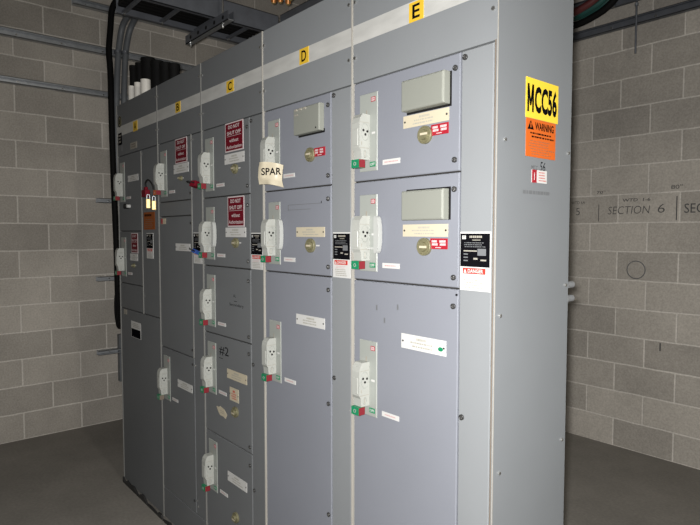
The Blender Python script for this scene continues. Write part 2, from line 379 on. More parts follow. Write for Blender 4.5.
def knob(door, xl, z, dx=.301, r=.0245, small=False):
    u = xl+dx+.007
    b = MB().disc(FRONT, u, z, r, DF, DF+.006, 'brass', 24).ring(FRONT, u, z, r, r, .004, DF+.005, DF+.009, 'brass', 24)
    b.disc(FRONT, u, z, r*.55, DF+.006, DF+.018, 'brass', 18)
    b.slab(FRONT, u-.003, u+r*.95, z-.003, z+.003, DF+.018, DF+.021, 'cream', 'brass')
    if small: b.slab(FRONT, u+r*1.2, u+r*1.9, z-.002, z+.003, DF, DF+.002, 'white')
    return b.build('selector_knob', door, bevel=.001)
def redtag(door, xl, z, h=.029, seed=3):
    b = MB().slab(FRONT, xl+.329, xl+.388, z-h/2, z+h/2, DF, DF+.003, 'red')
    b.lines(FRONT, xl+.334, xl+.356, z-h*.2, z+h*.36, 2, DF+.0034, 'pink', fill=.75, seed=seed)
    b.lines(FRONT, xl+.361, xl+.384, z-h*.2, z+h*.36, 2, DF+.0034, 'pink', fill=.75, seed=seed+1)
    b.lines(FRONT, xl+.346, xl+.372, z-h*.42, z-h*.28, 1, DF+.0034, 'pink', fill=.6, seed=seed+2)
    b.build('warning_tag', door)
def shutoff_sign(door, u0, u1, v0, v1):
    n = DF+.0016; w = u1-u0; h = v1-v0; uc = (u0+u1)/2
    b = MB().slab(FRONT, u0, u1, v0, v1, DF, n, 'pink')
    b.slab(FRONT, u0+.005, u1-.005, v0+.005, v1-.005, n, n+.0003, 'maroon')
    b.text(FRONT, 'DO NOT', uc, v0+h*.845, h*.125, n+.0007, 'pink', w=w*.62, bold=.02)
    b.text(FRONT, 'SHUT OFF', uc, v0+h*.635, h*.125, n+.0007, 'pink', w=w*.76, bold=.02)
    b.slab(FRONT, u0+w*.1, u1-w*.1, v0+h*.525, v0+h*.535, n, n+.0007, 'pink')
    b.text(FRONT, 'without', uc, v0+h*.38, h*.125, n+.0007, 'pink', w=w*.50, bold=.012)
    b.text(FRONT, 'Authorization', uc, v0+h*.16, h*.12, n+.0007, 'pink', w=w*.84, bold=.012)
    b.build('shutoff_sign', door)
def wire_label(parent, u0, u1, v0, v1, n0=0):
    h = v1-v0; w = u1-u0; n = n0+.0018; m = v0+h*.405
    b = MB().slab(FRONT, u0, u1, v0, v1, n0, n, 'white')
    b.slab(FRONT, u0+w*.01, u1-w*.03, m, v1-h*.03, n, n+.0003, 'ink')
    t = n+.0008
    b.slab(FRONT, u0+w*.07, u0+w*.19, v1-h*.125, v1-h*.065, n, t, 'white')
    b.ring(FRONT, u0+w*.13, v1-h*.095, w*.035, w*.035, w*.01, t, t+.0003, 'ink', 12)
    b.lines(FRONT, u0+w*.24, u1-w*.12, v1-h*.115, v1-h*.055, 1, t, 'grey', fill=.6, seed=2)
    b.lines(FRONT, u0+w*.4, u1-w*.32, v1-h*.155, v1-h*.125, 1, t, 'grey', fill=.5, seed=4)
    b.lines(FRONT, u0+w*.10, u1-w*.14, v1-h*.27, v1-h*.17, 3, t, 'smudge', fill=.4, seed=9)
    b.slab(FRONT, u1-w*.42, u1-w*.15, v1-h*.40, v1-h*.285, n, t, 'smudge')
    for i in range(4): b.slab(FRONT, u0+w*.12, u0+w*(.26+.08*(i == 0)+.22*(i == 0)), v1-h*(.335+.055*i), v1-h*(.315+.055*i), n, t, 'grey' if i == 0 else 'smudge')
    b.slab(FRONT, u1-w*.32, u1-w*.14, v1-h*.49, v1-h*.465, n, t, 'grey')
    b.slab(FRONT, u0+w*.45, u0+w*.58, v1-h*.47, v1-h*.44, n, t, 'grey')
    b.slab(FRONT, u0+w*.10, u1-w*.16, m-h*.12, m-h*.02, n, t, 'dred')
    b.text(FRONT, 'DANGER', u0+w*.52, m-h*.07, h*.065, t+.0004, 'white', w=w*.5, bold=.02)
    b.add([FRONT.p(u0+w*.13, m-h*.105, t+.0004), FRONT.p(u0+w*.23, m-h*.105, t+.0004), FRONT.p(u0+w*.18, m-h*.035, t+.0004)], [(0, 1, 2)], 'white')
    b.lines(FRONT, u0+w*.16, u1-w*.18, v0+h*.20, m-h*.14, 2, t, 'palered', fill=.3, seed=12)
    b.lines(FRONT, u0+w*.12, u1-w*.14, v0+h*.03, v0+h*.2, 4, t, 'grey', fill=.42, seed=14)
    return b.build('caution_label', parent)
def letter(parent, ch, u, v, w=.054, h=.053):
    b = MB().slab(FRONT, u-w/2, u+w/2, v-h/2, v+h/2, DF+.0009, DF+.0022, 'yellow')
    b.text(FRONT, ch, u, v, h*.72, DF+.0027, 'ink', w=w*.52, bold=.02)
    b.build('letter_label', parent)
def door(sec, u0, u1, v0, v1, k='door', name='door', g=.0022):
    b = MB().slab(FRONT, u0+g, u1-g, v0+g, v1-g, -.018, DF, k, ch=.0022)
    b.slab(FRONT, u0+.004, u1-.004, v0-.0005, v0+g, -.016, -.004, 'gap')
    return b.build(name, sec)
CB = []
def section(L, label):
    pk = 'panel' if L in 'DE' else 'older'  # 'older' is the same grey enamel, darkened to paint in light falloff
    x0, x1 = XS[L]; s = thing('control_cabinet', label, 'electrical cabinet', ((x0+x1)/2, DEP/2, 0), 'cabinets of the motor control line-up')
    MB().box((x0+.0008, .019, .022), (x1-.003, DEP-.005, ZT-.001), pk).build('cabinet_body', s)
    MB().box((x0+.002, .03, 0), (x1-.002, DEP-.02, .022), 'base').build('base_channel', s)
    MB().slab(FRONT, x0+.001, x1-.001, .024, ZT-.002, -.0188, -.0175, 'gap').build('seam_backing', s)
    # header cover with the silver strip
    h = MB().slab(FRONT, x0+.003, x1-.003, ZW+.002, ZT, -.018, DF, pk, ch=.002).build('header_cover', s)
    MB().slab(FRONT, x0+.0045, x1-.0045, 2.134, 2.1905, DF, DF+.0009, 'stripe').build('silver_strip', h)
    for u in (x0+.014, x1-.014):
        for v in (2.262, 2.092): screw(h, FRONT, u, v, .0055, n=DF)
    # bright folded edge at the left of the section
    MB().slab(FRONT, x0-.0022, x0+.0022, .022, ZT-.001, -.015, DF+.003, 'edge' if L in 'DE' else 'edge_dull').build('edge_trim', s)
    return s, x0, x1, h

# ---- E
s, x0, x1, h = section('E', 'grey control cabinet marked E at the near end, with yellow placard on its side')
letter(h, 'E', -.267, 2.1605)
WX = -.112
d1 = door(s, x0+.006, WX, ZW-U, ZW); d2 = door(s, x0+.006, WX, ZW-2*U, ZW-U); d3 = door(s, x0+.006, WX, .19, ZW-2*U)
wd = door(s, WX, x1-.010, .19, ZW, 'panel', 'wireway_cover')
door(s, x0+.006, x1-.01, .022, .19, 'panel', 'kick_panel')
MB().slab(FRONT, x1-.0095, x1-.004, .022, ZT-.002, -.015, DF-.001, 'tan').build('gasket_strip', s)
def display(dr, u0, u1, v0, v1, p, gx=.006, gt=0, gb=0):
    b = MB().slab(FRONT, u0-.001, u1+gx, v0-gb, v1+gt, DF, DF+.0012, 'black').build('recess_and_shadow', dr)  # black backing: recess gap, plus shadow painted below the upper cover
    b = MB().slab(FRONT, u0, u1, v0, v1, DF, DF+p, 'putty', ch=.004)
    return b.build('display_cover', dr, bevel=.002)
display(d1, -.300, -.146, 1.888, 1.972, .028, .005, 0, .006)
display(d2, -.300, -.147, 1.586, 1.668, .026, .006, .005, 0)
for dr, z in ((d1, 1.973), (d2, 1.668)):
    handle(dr, x0, z, wings=(dr is d2)); nameplate(dr, x0, z-.110, seed=int(z*10)); knob(dr, x0, z-.155); redtag(dr, x0, z-.146)
handle(d3, x0, 1.219); nameplate(d3, x0, 1.241, 'white', .042, .166, .220, dot=True, seed=8)
for u, v in ((-.424, 1.325), (-.335, 1.335), (-.39, 1.29)): MB().slab(FRONT, u-.003, u+.003, v-.008, v+.008, DF, DF+.0004, 'smudge').build('scuff_mark', d3)
for dr, v in ((d1, 1.741), (d1, 1.976), (d2, 1.665), (d2, 1.434), (d3, 1.358), (d3, .50)): latch(dr, -.129, v)
MB().disc(FRONT, -.118, 1.389, .003, DF, DF+.003, 'ink', 10).build('rivet', d3)
for v in (1.996, 1.069, .55): latch(wd, -.098, v)
wire_label(wd, -.107, -.0125, 1.404, 1.554, DF)
# side panel of E
sp = MB().box((-.0026, -.0035, .022), (-.0008, DEP-.004, ZT), 'side').build('side_panel', s, bevel=.0006)
MB().box((-.0035, -DF-.002, .022), (.0004, .0006, ZT), 'edge').build('edge_trim', s)
SP = Fr((-.0008, 0, 0), (0, 1, 0), (0, 0, 1), (1, 0, 0))
b = MB().slab(SP, .122, .279, 1.848, 1.950, 0, .0012, 'byellow'); b.text(SP, 'CC56', .2165, 1.899, .071, .0017, 'ink', w=.109, bold=.04)
m0, m1, z0, z1, w_ = .1275, .1580, 1.8635, 1.9345, .0085
for q in ([(m0, z0), (m0+w_, z0), (m0+w_, z1), (m0, z1)], [(m1-w_, z0), (m1, z0), (m1, z1), (m1-w_, z1)], [(m0, z1), (m0+w_, z1), ((m0+m1)/2+.003, z0+.016), ((m0+m1)/2-.003, z0+.016)], [(m1-w_, z1), (m1, z1), ((m0+m1)/2+.003, z0+.016), ((m0+m1)/2-.003, z0+.016)]):
    b.add([SP.p(u, v, .0017) for u, v in q], [(0, 1, 2, 3)], 'ink')
b.build('yellow_placard', sp)
b = MB().slab(SP, .125, .268, 1.749, 1.847, 0, .0012, 'orange')
b.text(SP, 'WARNING', .211, 1.830, .020, .0017, 'ink', w=.092, bold=.03)
b.add([SP.p(.130, 1.819, .0017), SP.p(.160, 1.819, .0017), SP.p(.145, 1.843, .0017)], [(0, 1, 2)], 'ink')
b.add([SP.p(.143, 1.8235, .0021), SP.p(.147, 1.8235, .0021), SP.p(.1475, 1.836, .0021), SP.p(.1425, 1.836, .0021)], [(0, 1, 2, 3)], 'orange')
b.lines(SP, .140, .262, 1.797, 1.815, 2, .0016, 'ink', fill=.45, seed=3); b.lines(SP, .135, .262, 1.753, 1.794, 6, .0016, 'tan', fill=.22, seed=5)
b.build('warning_placard', sp)
b = MB().text(SP, 'MCC', .168, 1.722, .011, .0006, 'marker', w=.03).text(SP, '56', .205, 1.727, .025, .0006, 'ink', w=.026, shear=.2); b.build('handwriting', sp)
b = MB().slab(SP, .155, .2275, 1.683, 1.7165, 0, .0012, 'white').slab(SP, .155, .177, 1.683, 1.7165, .0012, .0016, 'red').slab(SP, .165, .167, 1.69, 1.709, .0016, .002, 'white')
b.lines(SP, .184, .224, 1.686, 1.714, 4, .0017, 'dred', fill=.35, seed=6); b.build('small_red_label', sp)
b = MB().lines(SP, .112, .272, 1.652, 1.662, 1, .0006, 'smudge', fill=.9, seed=21); b.lines(SP, .118, .25, 1.638, 1.647, 1, .0006, 'scuff', fill=.7, seed=22)
b.build('faded_writing', sp)
for (a, c), (e, f) in (((.10, 1.33), (.13, 1.30)), ((.22, 1.32), (.30, 1.345)), ((.25, 1.38), (.29, 1.36))):
    dv = Vector((e-a, f-c)).normalized()*.0012; b = MB()
    b.add([SP.p(a-dv.y, c+dv.x, .0004), SP.p(a+dv.y, c-dv.x, .0004), SP.p(e+dv.y, f-dv.x, .0004), SP.p(e-dv.y, f+dv.x, .0004)], [(0, 1, 2, 3)], 'scuff')
    b.build('scratch', sp)
for u, v in ((.033, 1.781), (.027, .944), (.332, .957), (.338, 1.775), (.336, 1.403), (.022, 1.345), (.03, 2.2), (.335, 2.2)): screw(sp, SP, u, v, .0045, name='screw')
for z in (1.40, 1.36):
    b = MB().tube([(-.016, DEP-.005, z), (-.016, DEP+.045, z)], .010, 'steel', 14).tube([(-.016, DEP-.005, z), (-.016, DEP+.008, z)], .014, 'steel', 6)
    b.build('rear_stub_pipe', s)

# ---- D
s, x0, x1, h = section('D', 'grey control cabinet marked D, second from the near end')
letter(h, 'D', -.7925, 2.1635)
WX = -.644
d1 = door(s, x0+.006, WX, ZW-U, ZW); d2 = door(s, x0+.006, WX, ZW-2*U, ZW-U); d3 = door(s, x0+.006, WX, .19, ZW-2*U)
wd = door(s, WX, x1-.004, .19, ZW, 'panel', 'wireway_cover'); door(s, x0+.006, x1-.004, .022, .19, 'panel', 'kick_panel')
handle(d1, x0, 1.973); handle(d2, x0, 1.668, wings=True); handle(d3, x0, 1.219)
b = MB().slab(FRONT, -.831, -.682, 1.893, 1.983, DF, DF+.022, 'putty', ch=.003)
for u in (-.815, -.79, -.765): b.slab(FRONT, u, u+.012, 1.972, 1.979, DF+.022, DF+.027, 'grey')
b.slab(FRONT, -.82, -.80, 1.957, 1.962, DF+.022, DF+.024, 'grey'); b.disc(FRONT, -.70, 1.903, .003, DF+.022, DF+.023, 'ink', 8)
b.build('display_cover', d1, bevel=.0015)
MB().slab(FRONT, -.827, -.678, 1.887, 1.90, DF, DF+.002, 'black').build('recess_and_shadow', d1)  # black strip painting the shadow below this cover
knob(d1, x0, 1.820); redtag(d1, x0, 1.825, seed=13)
nameplate(d2, x0, 1.555, seed=20, dx=.220); knob(d2, x0, 1.508, small=True)
b = MB()
for a, c, e, f in ((-.898, 1.652, -.70, 1.654), (-.898, 1.634, -.76, 1.636)): b.slab(FRONT, a, e, c, c+.0016, DF, DF+.0004, 'smudge')
b.slab(FRONT, -.898, -.894, 1.634, 1.652, DF, DF+.0004, 'smudge').slab(FRONT, -.7, -.697, 1.652, 1.66, DF, DF+.0004, 'ink'); b.build('pencil_marks', d2)
nameplate(d3, x0, 1.243, 'white', .037, .167, .217, seed=22)
for dr, v in ((d1, 1.742), (d1, 1.973), (d2, 1.665), (d2, 1.438), (d3, 1.361), (d3, .974), (d3, .59)): latch(dr, -.660, v)
for v in (1.998, 1.069, .55): latch(wd, -.629, v)
wire_label(wd, -.634, -.545, 1.406, 1.554, DF)

# ---- C
s, x0, x1, h = section('C', 'grey control cabinet marked C with five switch doors and two red signs')
letter(h, 'C', -1.3175, 2.1625, .062, .048)
WX = -1.166; ze = [ZW, ZW-U, ZW-2*U, ZW-3*U, ZW-4.5*U, .19]
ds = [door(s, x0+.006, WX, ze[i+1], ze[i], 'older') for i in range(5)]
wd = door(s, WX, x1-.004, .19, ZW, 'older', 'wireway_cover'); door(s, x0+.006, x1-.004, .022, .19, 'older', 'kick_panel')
zps = [1.973, 1.668, 1.366, 1.060, .607]
for i, (dr, zp) in enumerate(zip(ds, zps)): handle(dr, x0, zp, wings=(i == 1))
shutoff_sign(ds[0], -1.365, -1.214, 1.892, ZW-.002); nameplate(ds[0], x0, 1.863, 'white', .042, .164, .218, seed=30); knob(ds[0], x0, 1.818, dx=.303, r=.021, small=True)
shutoff_sign(ds[1], -1.350, -1.212, 1.578, 1.705); nameplate(ds[1], x0, 1.555, 'white', .040, .170, .220, seed=31); knob(ds[1], x0, 1.511, dx=.303, r=.021, small=True)
b = MB().text(FRONT, 'AL', -1.30, 1.287, .012, DF+.0005, 'ink', w=.022).slab(FRONT, -1.305, -1.28, 1.263, 1.265, DF, DF+.0005, 'ink').text(FRONT, 'Secondary', -1.285, 1.247, .016, DF+.0005, 'ink', w=.12); b.build('handwriting', ds[2])
b = MB().text(FRONT, '#2', -1.40, 1.035, .042, DF+.0005, 'ink', w=.085).slab(FRONT, -1.445, -1.41, .999, 1.001, DF, DF+.0005, 'ink'); b.build('handwriting', ds[3])
nameplate(ds[3], x0, .945, 'cream', .040, .168, .219, seed=33)
nameplate(ds[3], x0, .861, 'cream', .057, .076, .241, rows=4, seed=34, name='paper_note', ink='dred')
pts = [(-1.475, .775), (-1.455, .775), (-1.44, .782), (-1.40, .775), (-1.378, .757), (-1.385, .745), (-1.39, .737), (-1.41, .742), (-1.44, .742), (-1.455, .752)]
MB().prism([FRONT.p(u, v, DF) for u, v in pts], (0, -.0015, 0), 'cream').lines(FRONT, -1.44, -1.40, .752, .768, 2, DF+.002, 'grey', fill=.4, seed=4).build('torn_tag', ds[3])
knob(ds[3], x0, .790, dx=.284, r=.023)
nameplate(ds[4], x0, .489, 'white', .042, .165, .214, seed=35); knob(ds[4], x0, .327, dx=.279, r=.023)
for i, v in ((0, 1.742), (0, 1.977), (1, 1.664), (1, 1.437), (2, 1.357), (2, 1.128), (3, 1.058), (3, .67), (4, .593), (4, .25)): latch(ds[i], -1.184, v)
for v in (1.995, 1.02, .5): latch(wd, -1.151, v)
wire_label(wd, -1.159, -1.072, 1.408, 1.553, DF)

# ---- B
s, x0, x1, h = section('B', 'grey control cabinet marked B with one red sign at its top door')
letter(h, 'B', -1.839, 2.165, .058, .05)
WX = -1.698
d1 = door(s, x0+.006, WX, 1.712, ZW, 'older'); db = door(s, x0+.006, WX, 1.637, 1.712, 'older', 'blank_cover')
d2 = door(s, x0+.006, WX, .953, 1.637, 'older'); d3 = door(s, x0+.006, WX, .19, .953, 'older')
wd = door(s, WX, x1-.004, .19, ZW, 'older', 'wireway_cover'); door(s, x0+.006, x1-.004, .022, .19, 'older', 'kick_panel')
MB().slab(FRONT, WX-.004, WX+.002, .953, ZW, 0, DF+.004, 'edge_dull').build('hinge_edge', s)
handle(d1, x0, 1.973, lever='or'); handle(d3, x0, .912, lever='gt')
shutoff_sign(d1, -1.879, -1.745, 1.892, ZW-.003); nameplate(d1, x0, 1.867, 'white', .045, .170, .203, seed=40)
knob(d1, x0, 1.818, dx=.285, r=.012, small=True)
b = MB().slab(FRONT, -2.076, -2.011, 1.599, 1.628, DF, DF+.001, 'cream').slab(FRONT, -2.074, -2.05, 1.600, 1.627, DF+.001, DF+.0014, 'red'); b.build('small_red_label', d2)
nameplate(d2, x0, 1.483, 'white', .036, .166, .212, seed=41); nameplate(d3, x0, .796, 'white', .038, .168, .211, seed=42)
for dr, v in ((d1, 1.742), (d2, 1.60), (d2, .99), (d3, .92), (d3, .25)): screw(dr, FRONT, -1.715, v, .006, 'dscrew', DF, 'latch')
for v in (1.99, .92, .26, .235): screw(wd, FRONT, -1.684+(.01 if v == .235 else 0), v, .005, n=DF)
wire_label(wd, -1.686, -1.597, 1.410, 1.555, DF)

# ---- A
s, x0, x1, h = section('A', 'grey control cabinet marked A at the far end beside the left wall')
letter(h, 'A', -2.419, 2.157, .066, .056)
WX = -2.340
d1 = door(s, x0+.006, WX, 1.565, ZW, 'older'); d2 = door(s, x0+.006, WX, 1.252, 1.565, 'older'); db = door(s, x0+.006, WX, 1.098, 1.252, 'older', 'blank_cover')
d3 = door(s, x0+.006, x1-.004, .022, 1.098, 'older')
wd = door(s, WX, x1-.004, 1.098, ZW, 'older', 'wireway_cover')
MB().slab(FRONT, WX-.004, WX+.003, 1.098, ZW-.01, 0, DF+.004, 'edge_dull').build('hinge_edge', s)
handle(d1, x0, 1.973); handle(d2, x0, 1.528)
nameplate(d1, x0, 1.869, 'white', .036, .165, .172, seed=50)
b = MB().slab(FRONT, -2.504, -2.401, 2.034, 2.071, DF, DF+.001, 'grey'); b.lines(FRONT, -2.49, -2.415, 2.04, 2.066, 2, DF+.0015, 'tan', seed=51); b.build('dull_nameplate', h)
b = MB().disc(FRONT, -2.56, 1.71, .015, DF, DF+.025, 'black', 18).disc(FRONT, -2.53, 1.71, .010, DF, DF+.02, 'white', 14); b.build('selector_switch', d1)
shutoff_sign(d2, -2.519, -2.414, 1.437, 1.553); nameplate(d2, x0, 1.413, 'white', .040, .121, .186, seed=52); knob(d2, x0, 1.365, dx=.245, r=.012, small=True)
b = MB().slab(FRONT, -2.548, -2.393, .941, 1.036, DF, DF+.001, 'white').slab(FRONT, -2.543, -2.40, .943, .992, DF+.001, DF+.0014, 'ink')
b.lines(FRONT, -2.53, -2.41, 1.0, 1.028, 3, DF+.0015, 'grey', fill=.4, seed=53); b.build('inspection_label', d3)
MB().slab(FRONT, -2.671, -2.618, 1.063, 1.093, DF, DF+.001, 'grey').build('grey_tag', d3)
b = MB().disc(FRONT, -2.676, 2.219, .028, DF, DF+.0012, 'brass', 20, .034); b.ring(FRONT, -2.676, 2.219, .026, .032, .005, DF+.0012, DF+.0016, 'ink'); b.text(FRONT, '8', -2.676, 2.219, .03, DF+.002, 'ink', bold=.02); b.build('round_sticker', h)
b = MB().slab(FRONT, -2.707, -2.645, 2.081, 2.152, DF, DF+.0012, 'ink'); b.lines(FRONT, -2.70, -2.655, 2.09, 2.145, 3, DF+.0016, 'grey', seed=54); b.build('black_sticker', h)
MB().slab(FRONT, -2.71, -2.645, 2.042, 2.078, DF, DF+.0012, 'smudge').build('grey_sticker', h)
b = MB().slab(FRONT, -2.316, -2.157, 1.572, 1.667, DF, DF+.0012, 'weathered'); b.lines(FRONT, -2.305, -2.17, 1.64, 1.66, 1, DF+.0016, 'ink', fill=.6, seed=55); b.lines(FRONT, -2.305, -2.17, 1.58, 1.632, 5, DF+.0016, 'tan', fill=.3, seed=56); b.build('warning_placard', wd)  # 'weathered' is just a darker, browner orange
wire_label(wd, -2.278, -2.184, 1.414, 1.553, DF)
for v in (1.99, 1.2): screw(wd, FRONT, -2.326, v, .005, n=DF)

for nm, (xa_, xb_) in (('A', (-2.726, -2.11)), ('B', (-2.10, -1.60))):
    rnd = random.Random(ord(nm)); b = MB(); pts = [(xa_, 0)]; x = xa_
    while x < xb_: pts.append((x, rnd.choice((.006, .012, .022, .034)))); x += rnd.uniform(.02, .07)
    pts += [(xb_, .008), (xb_, 0)]
    b.prism([(u, -.010, w) for u, w in pts], (0, .0098, 0), 'base')  # jagged black strip along the cabinet foot
    par = [o for o in bpy.data.objects if o.name.startswith('control_cabinet') and ('marked '+nm) in o['label']][0]
    b.build('jagged_base_strip', par)

# ------------------------------------------------------------ locks and tags hanging on the handles
def padlock(loc, label, body, rot=(0, 0, 0), bw=.034, bh=.044, bd=.018, group=None, sh='steel'):
    t = thing('padlock', label, 'padlock', loc, group); t.rotation_euler = rot; o = Vector(loc)
    MB().box(o+Vector((-bw/2, -bd/2, -bh)), o+Vector((bw/2, bd/2, 0)), body).build('lock_body', t, bevel=.003)
    n = 8; r = bw*.33
    pts = [o+Vector((-r, 0, -.004))]+[o+Vector((-r*math.cos(PI*i/n), 0, .016+r*math.sin(PI*i/n))) for i in range(n+1)]+[o+Vector((r, 0, -.004))]
    MB().tube(pts, .003, sh, 8).build('shackle', t); return t
padlock((-2.058, -.072, 1.727), 'yellow brass padlock hanging below the B handle, left one of the pair', 'lockbrass', (0, 0, 1.15), .021, .048)
padlock((-2.070, -.038, 1.720), 'yellow brass padlock hanging below the B handle, right one of the pair', 'lockbrass', (0, 0, 1.15), .021, .048)
t = thing('lockout_hasp', 'dark red lockout hasp on the B cabinet handle above two brass padlocks', 'lockout hasp', (-2.085, -.055, 1.775))
b = MB().box((-2.118, -.085, 1.738), (-2.062, -.060, 1.775), 'maroon'); b.box((-2.10, -.08, 1.775), (-2.075, -.066, 1.79), 'maroon'); b.build('hasp_body', t, bevel=.003)
MB().tube(curve([(-2.09, -.07, 1.785), (-2.085, -.075, 1.81), (-2.06, -.07, 1.825), (-2.035, -.06, 1.80), (-2.03, -.055, 1.775)]), .004, 'black', 8).build('hasp_jaw', t)
t = padlock((-1.562, -.062, 1.775), 'dark red padlock with black shackle on the upper handle of cabinet C', 'maroon', (PI/2.3, 0, .35), .036, .045, .026, sh='black')
t = padlock((-1.540, -.07, 1.474), 'small blue padlock on the second handle of cabinet C', 'blue', (PI/2.6, .3, .3), .024, .030, .018, sh='black')
# curled SPARE tag, wrapped round the handle
b = MB(); n = 16; tc = Vector((-.897, -.078, 1.763)); tu = Vector((.78, .62, 0)).normalized(); tn = Vector((.62, -.78, 0)).normalized()
def tagp(i, j):
    a = i/n*2-1; z = .040 - j*.078 - .006*a - .004*a*a
    bend = -.022*max(0, abs(a)-.55)**1.5*2 + .003*math.sin(3*a)
    if j < .15: bend -= .006
    if j > .7: bend -= .05*(j-.7) - .008*math.sin(a*4+1)*(j-.7)*3
    return tc + tu*(a*.045 - .005*j) + tn*bend + Vector((0, 0, z))
rows = [0, .1, .25, .5, .7, .8, .9, 1.]
vs = [tagp(i, j) for j in rows for i in range(n+1)]
fs = [(r*(n+1)+i, (r+1)*(n+1)+i, (r+1)*(n+1)+i+1, r*(n+1)+i+1) for r in range(len(rows)-1) for i in range(n)]
b.add(vs, fs, 'cream', True)
TF = Fr(tc+tn*.0038, tu, Vector((0, 0, 1)), tn)
b.text(TF, 'SPAR', .007, .006, .026, 0, 'ink', w=.074, bold=.02)
o = b.build('paper_tag', None, origin=tuple(tc))
tag(o, 'curled cream paper tag lettered SPAR on the top handle of cabinet D', 'tag')
MB().tube([tc+tu*-.045+Vector((0, 0, .036))-tn*.003, (-1.0, -.05, 1.80), (-1.0, -.046, 1.82)], .0012, 'gcable', 6).build('string', o, origin=None)

# ------------------------------------------------------------ pipes standing on the far cabinet
k = 0
for x, y, top, r in ((-2.695, .095, 2.57, .024), (-2.61, .10, 2.568, .024), (-2.50, .11, 2.572, .040), (-2.365, .11, 2.525, .036), (-2.245, .11, 2.487, .034), (-2.135, .11, 2.458, .030)):
    b = MB().tube([(x, y, ZT), (x, y, top)], r, 'cable', 16).tube([(x, y, top-.03), (x, y, top)], r+.002, 'cable', 16)
    tag(b.build('riser_sleeve', None, origin=(x, y, ZT)), ('leftmost thin', 'second from left, thin', 'tallest thick', 'fourth from left', 'fifth from left', 'rightmost')[k]+' black pipe sleeve in the row on top of cabinet A', 'pipe sleeve', 'black pipe sleeves on the cabinet top'); k += 1
k = 0
for x, y, top, r in ((-2.565, .034, 2.413, .018), (-2.465, .034, 2.413, .019), (-2.345, .034, 2.405, .027)):
    b = MB().tube([(x, y, ZT), (x, y, top)], r, 'pvc', 16)
    tag(b.build('white_pipe', None, origin=(x, y, ZT)), ('leftmost', 'middle', 'widest, right-hand')[k]+' white pipe stub on top of cabinet A', 'pipe', 'white pipe stubs on the cabinet top'); k += 1

# ------------------------------------------------------------ struts on the walls
def strut(name_label, cat, F, u0, u1, v, h=.041, dep=.041, k='steel', slots=True, vert=False):
    b = MB()
    if not vert:
        b.slab(F, u0, u1, v-h/2, v-h/2+.004, 0, dep, k).slab(F, u0, u1, v+h/2-.004, v+h/2, 0, dep, k).slab(F, u0, u1, v-h/2, v+h/2, 0, .003, k)
        b.slab(F, u0, u1, v-h/2, v-h/2+.010, dep-.003, dep, k).slab(F, u0, u1, v+h/2-.010, v+h/2, dep-.003, dep, k)
        for i in range(int((u1-u0)/.3)): b.disc(F, u0+.1+.3*i, v, .008, .003, .008, 'screw', 8)
    return tag(b.build('strut_channel', None, origin=F.p(u0, v, 0)), name_label, cat)
WLF = Fr((XL, 0, 0), (0, 1, 0), (0, 0, 1), (1, 0, 0))
strut('upper long steel strut channel across the left block wall', 'strut channel', WLF, -1.9, 2.7, 3.0, .055, .045)
strut('lower long steel strut channel on the left block wall', 'strut channel', WLF, -1.9, 2.7, 2.66, .045, .045)
strut('topmost pale strut channel at the top of the left wall', 'strut channel', WLF, .08, 2.6, 3.335, .05, .05)
strut('dark strut channel across the back block wall', 'strut channel', BACKW, -3.9, 1.6, 3.022, .058, .04, 'dsteel')
for z, y0, lab in ((1.814, .226, 'top'), (1.186, .213, 'middle'), (.589, .205, 'lowest')):
    strut(lab+' short horizontal strut piece on the left wall beside cabinet A', 'strut bracket', WLF, y0, .75, z, .036, .06)
b = MB().box((XL, .37, .33), (XL+.05, .40, .72), 'gcable')
tag(b.build('strut_channel', None, origin=(XL, .37, .33)), 'short vertical grey strut low on the left wall beside cabinet A', 'strut channel')

# ------------------------------------------------------------ cables and conduits down the left wall
xa = XL+.09
b = MB().tube(curve([(-3.2, .42, 3.60), (-3.6, .42, 3.50), (-3.83, .386, 3.40), (-3.866, .354, 3.316), (-3.866, .339, 3.173), (-3.866, .324, 2.999), (-3.866, .332, 2.806), (-3.866, .334, 2.374), (-3.866, .342, 1.819), (-3.866, .350, 1.418), (-3.866, .352, 1.013), (-3.866, .351, 0.95)]), .024, 'cable', 10)
tag(b.build('cable_run', None, origin=(-3.866, .36, .95)), 'thick black cable running down the left wall in the gap beside cabinet A', 'cable')
b = MB()
for q in range(3):
    cy = .345+.010*q; b.tube(curve([(xa+.045+.012*q, cy+.028*math.sin(a), .96+.17*math.cos(a)) for a in [i*PI/6 for i in range(13)]], 3), .010, 'cable', 8)
tag(b.build('cable_coil', None, origin=(xa+.05, .35, .95)), 'black cable coil hanging low on the left wall', 'cable')
for lab, pts in (('left', [(-3.876, .362, 1.9), (-3.876, .371, 2.3), (-3.876, .377, 2.619), (-3.876, .395, 2.937), (-3.876, .414, 3.099), (-3.836, .427, 3.208), (-3.706, .445, 3.276), (-3.50, .492, 3.35), (-3.2, .60, 3.55)]),
                 ('right', [(-3.876, .425, 1.9), (-3.876, .430, 2.3), (-3.876, .437, 2.623), (-3.876, .452, 2.943), (-3.876, .473, 3.106), (-3.836, .494, 3.219), (-3.706, .512, 3.288), (-3.50, .560, 3.36), (-3.2, .67, 3.55)])):
    b = MB().tube(curve(pts), .024, 'gcable', 12)
    q = Vector(pts[3]); b.tube([q+Vector((0, 0, .05)), q+Vector((0, 0, .075))], .028, 'dsteel', 12)
    tag(b.build('conduit', None, origin=pts[0]), lab+' grey conduit of the bent pair on the left wall', 'conduit', 'bent conduits on the left wall')

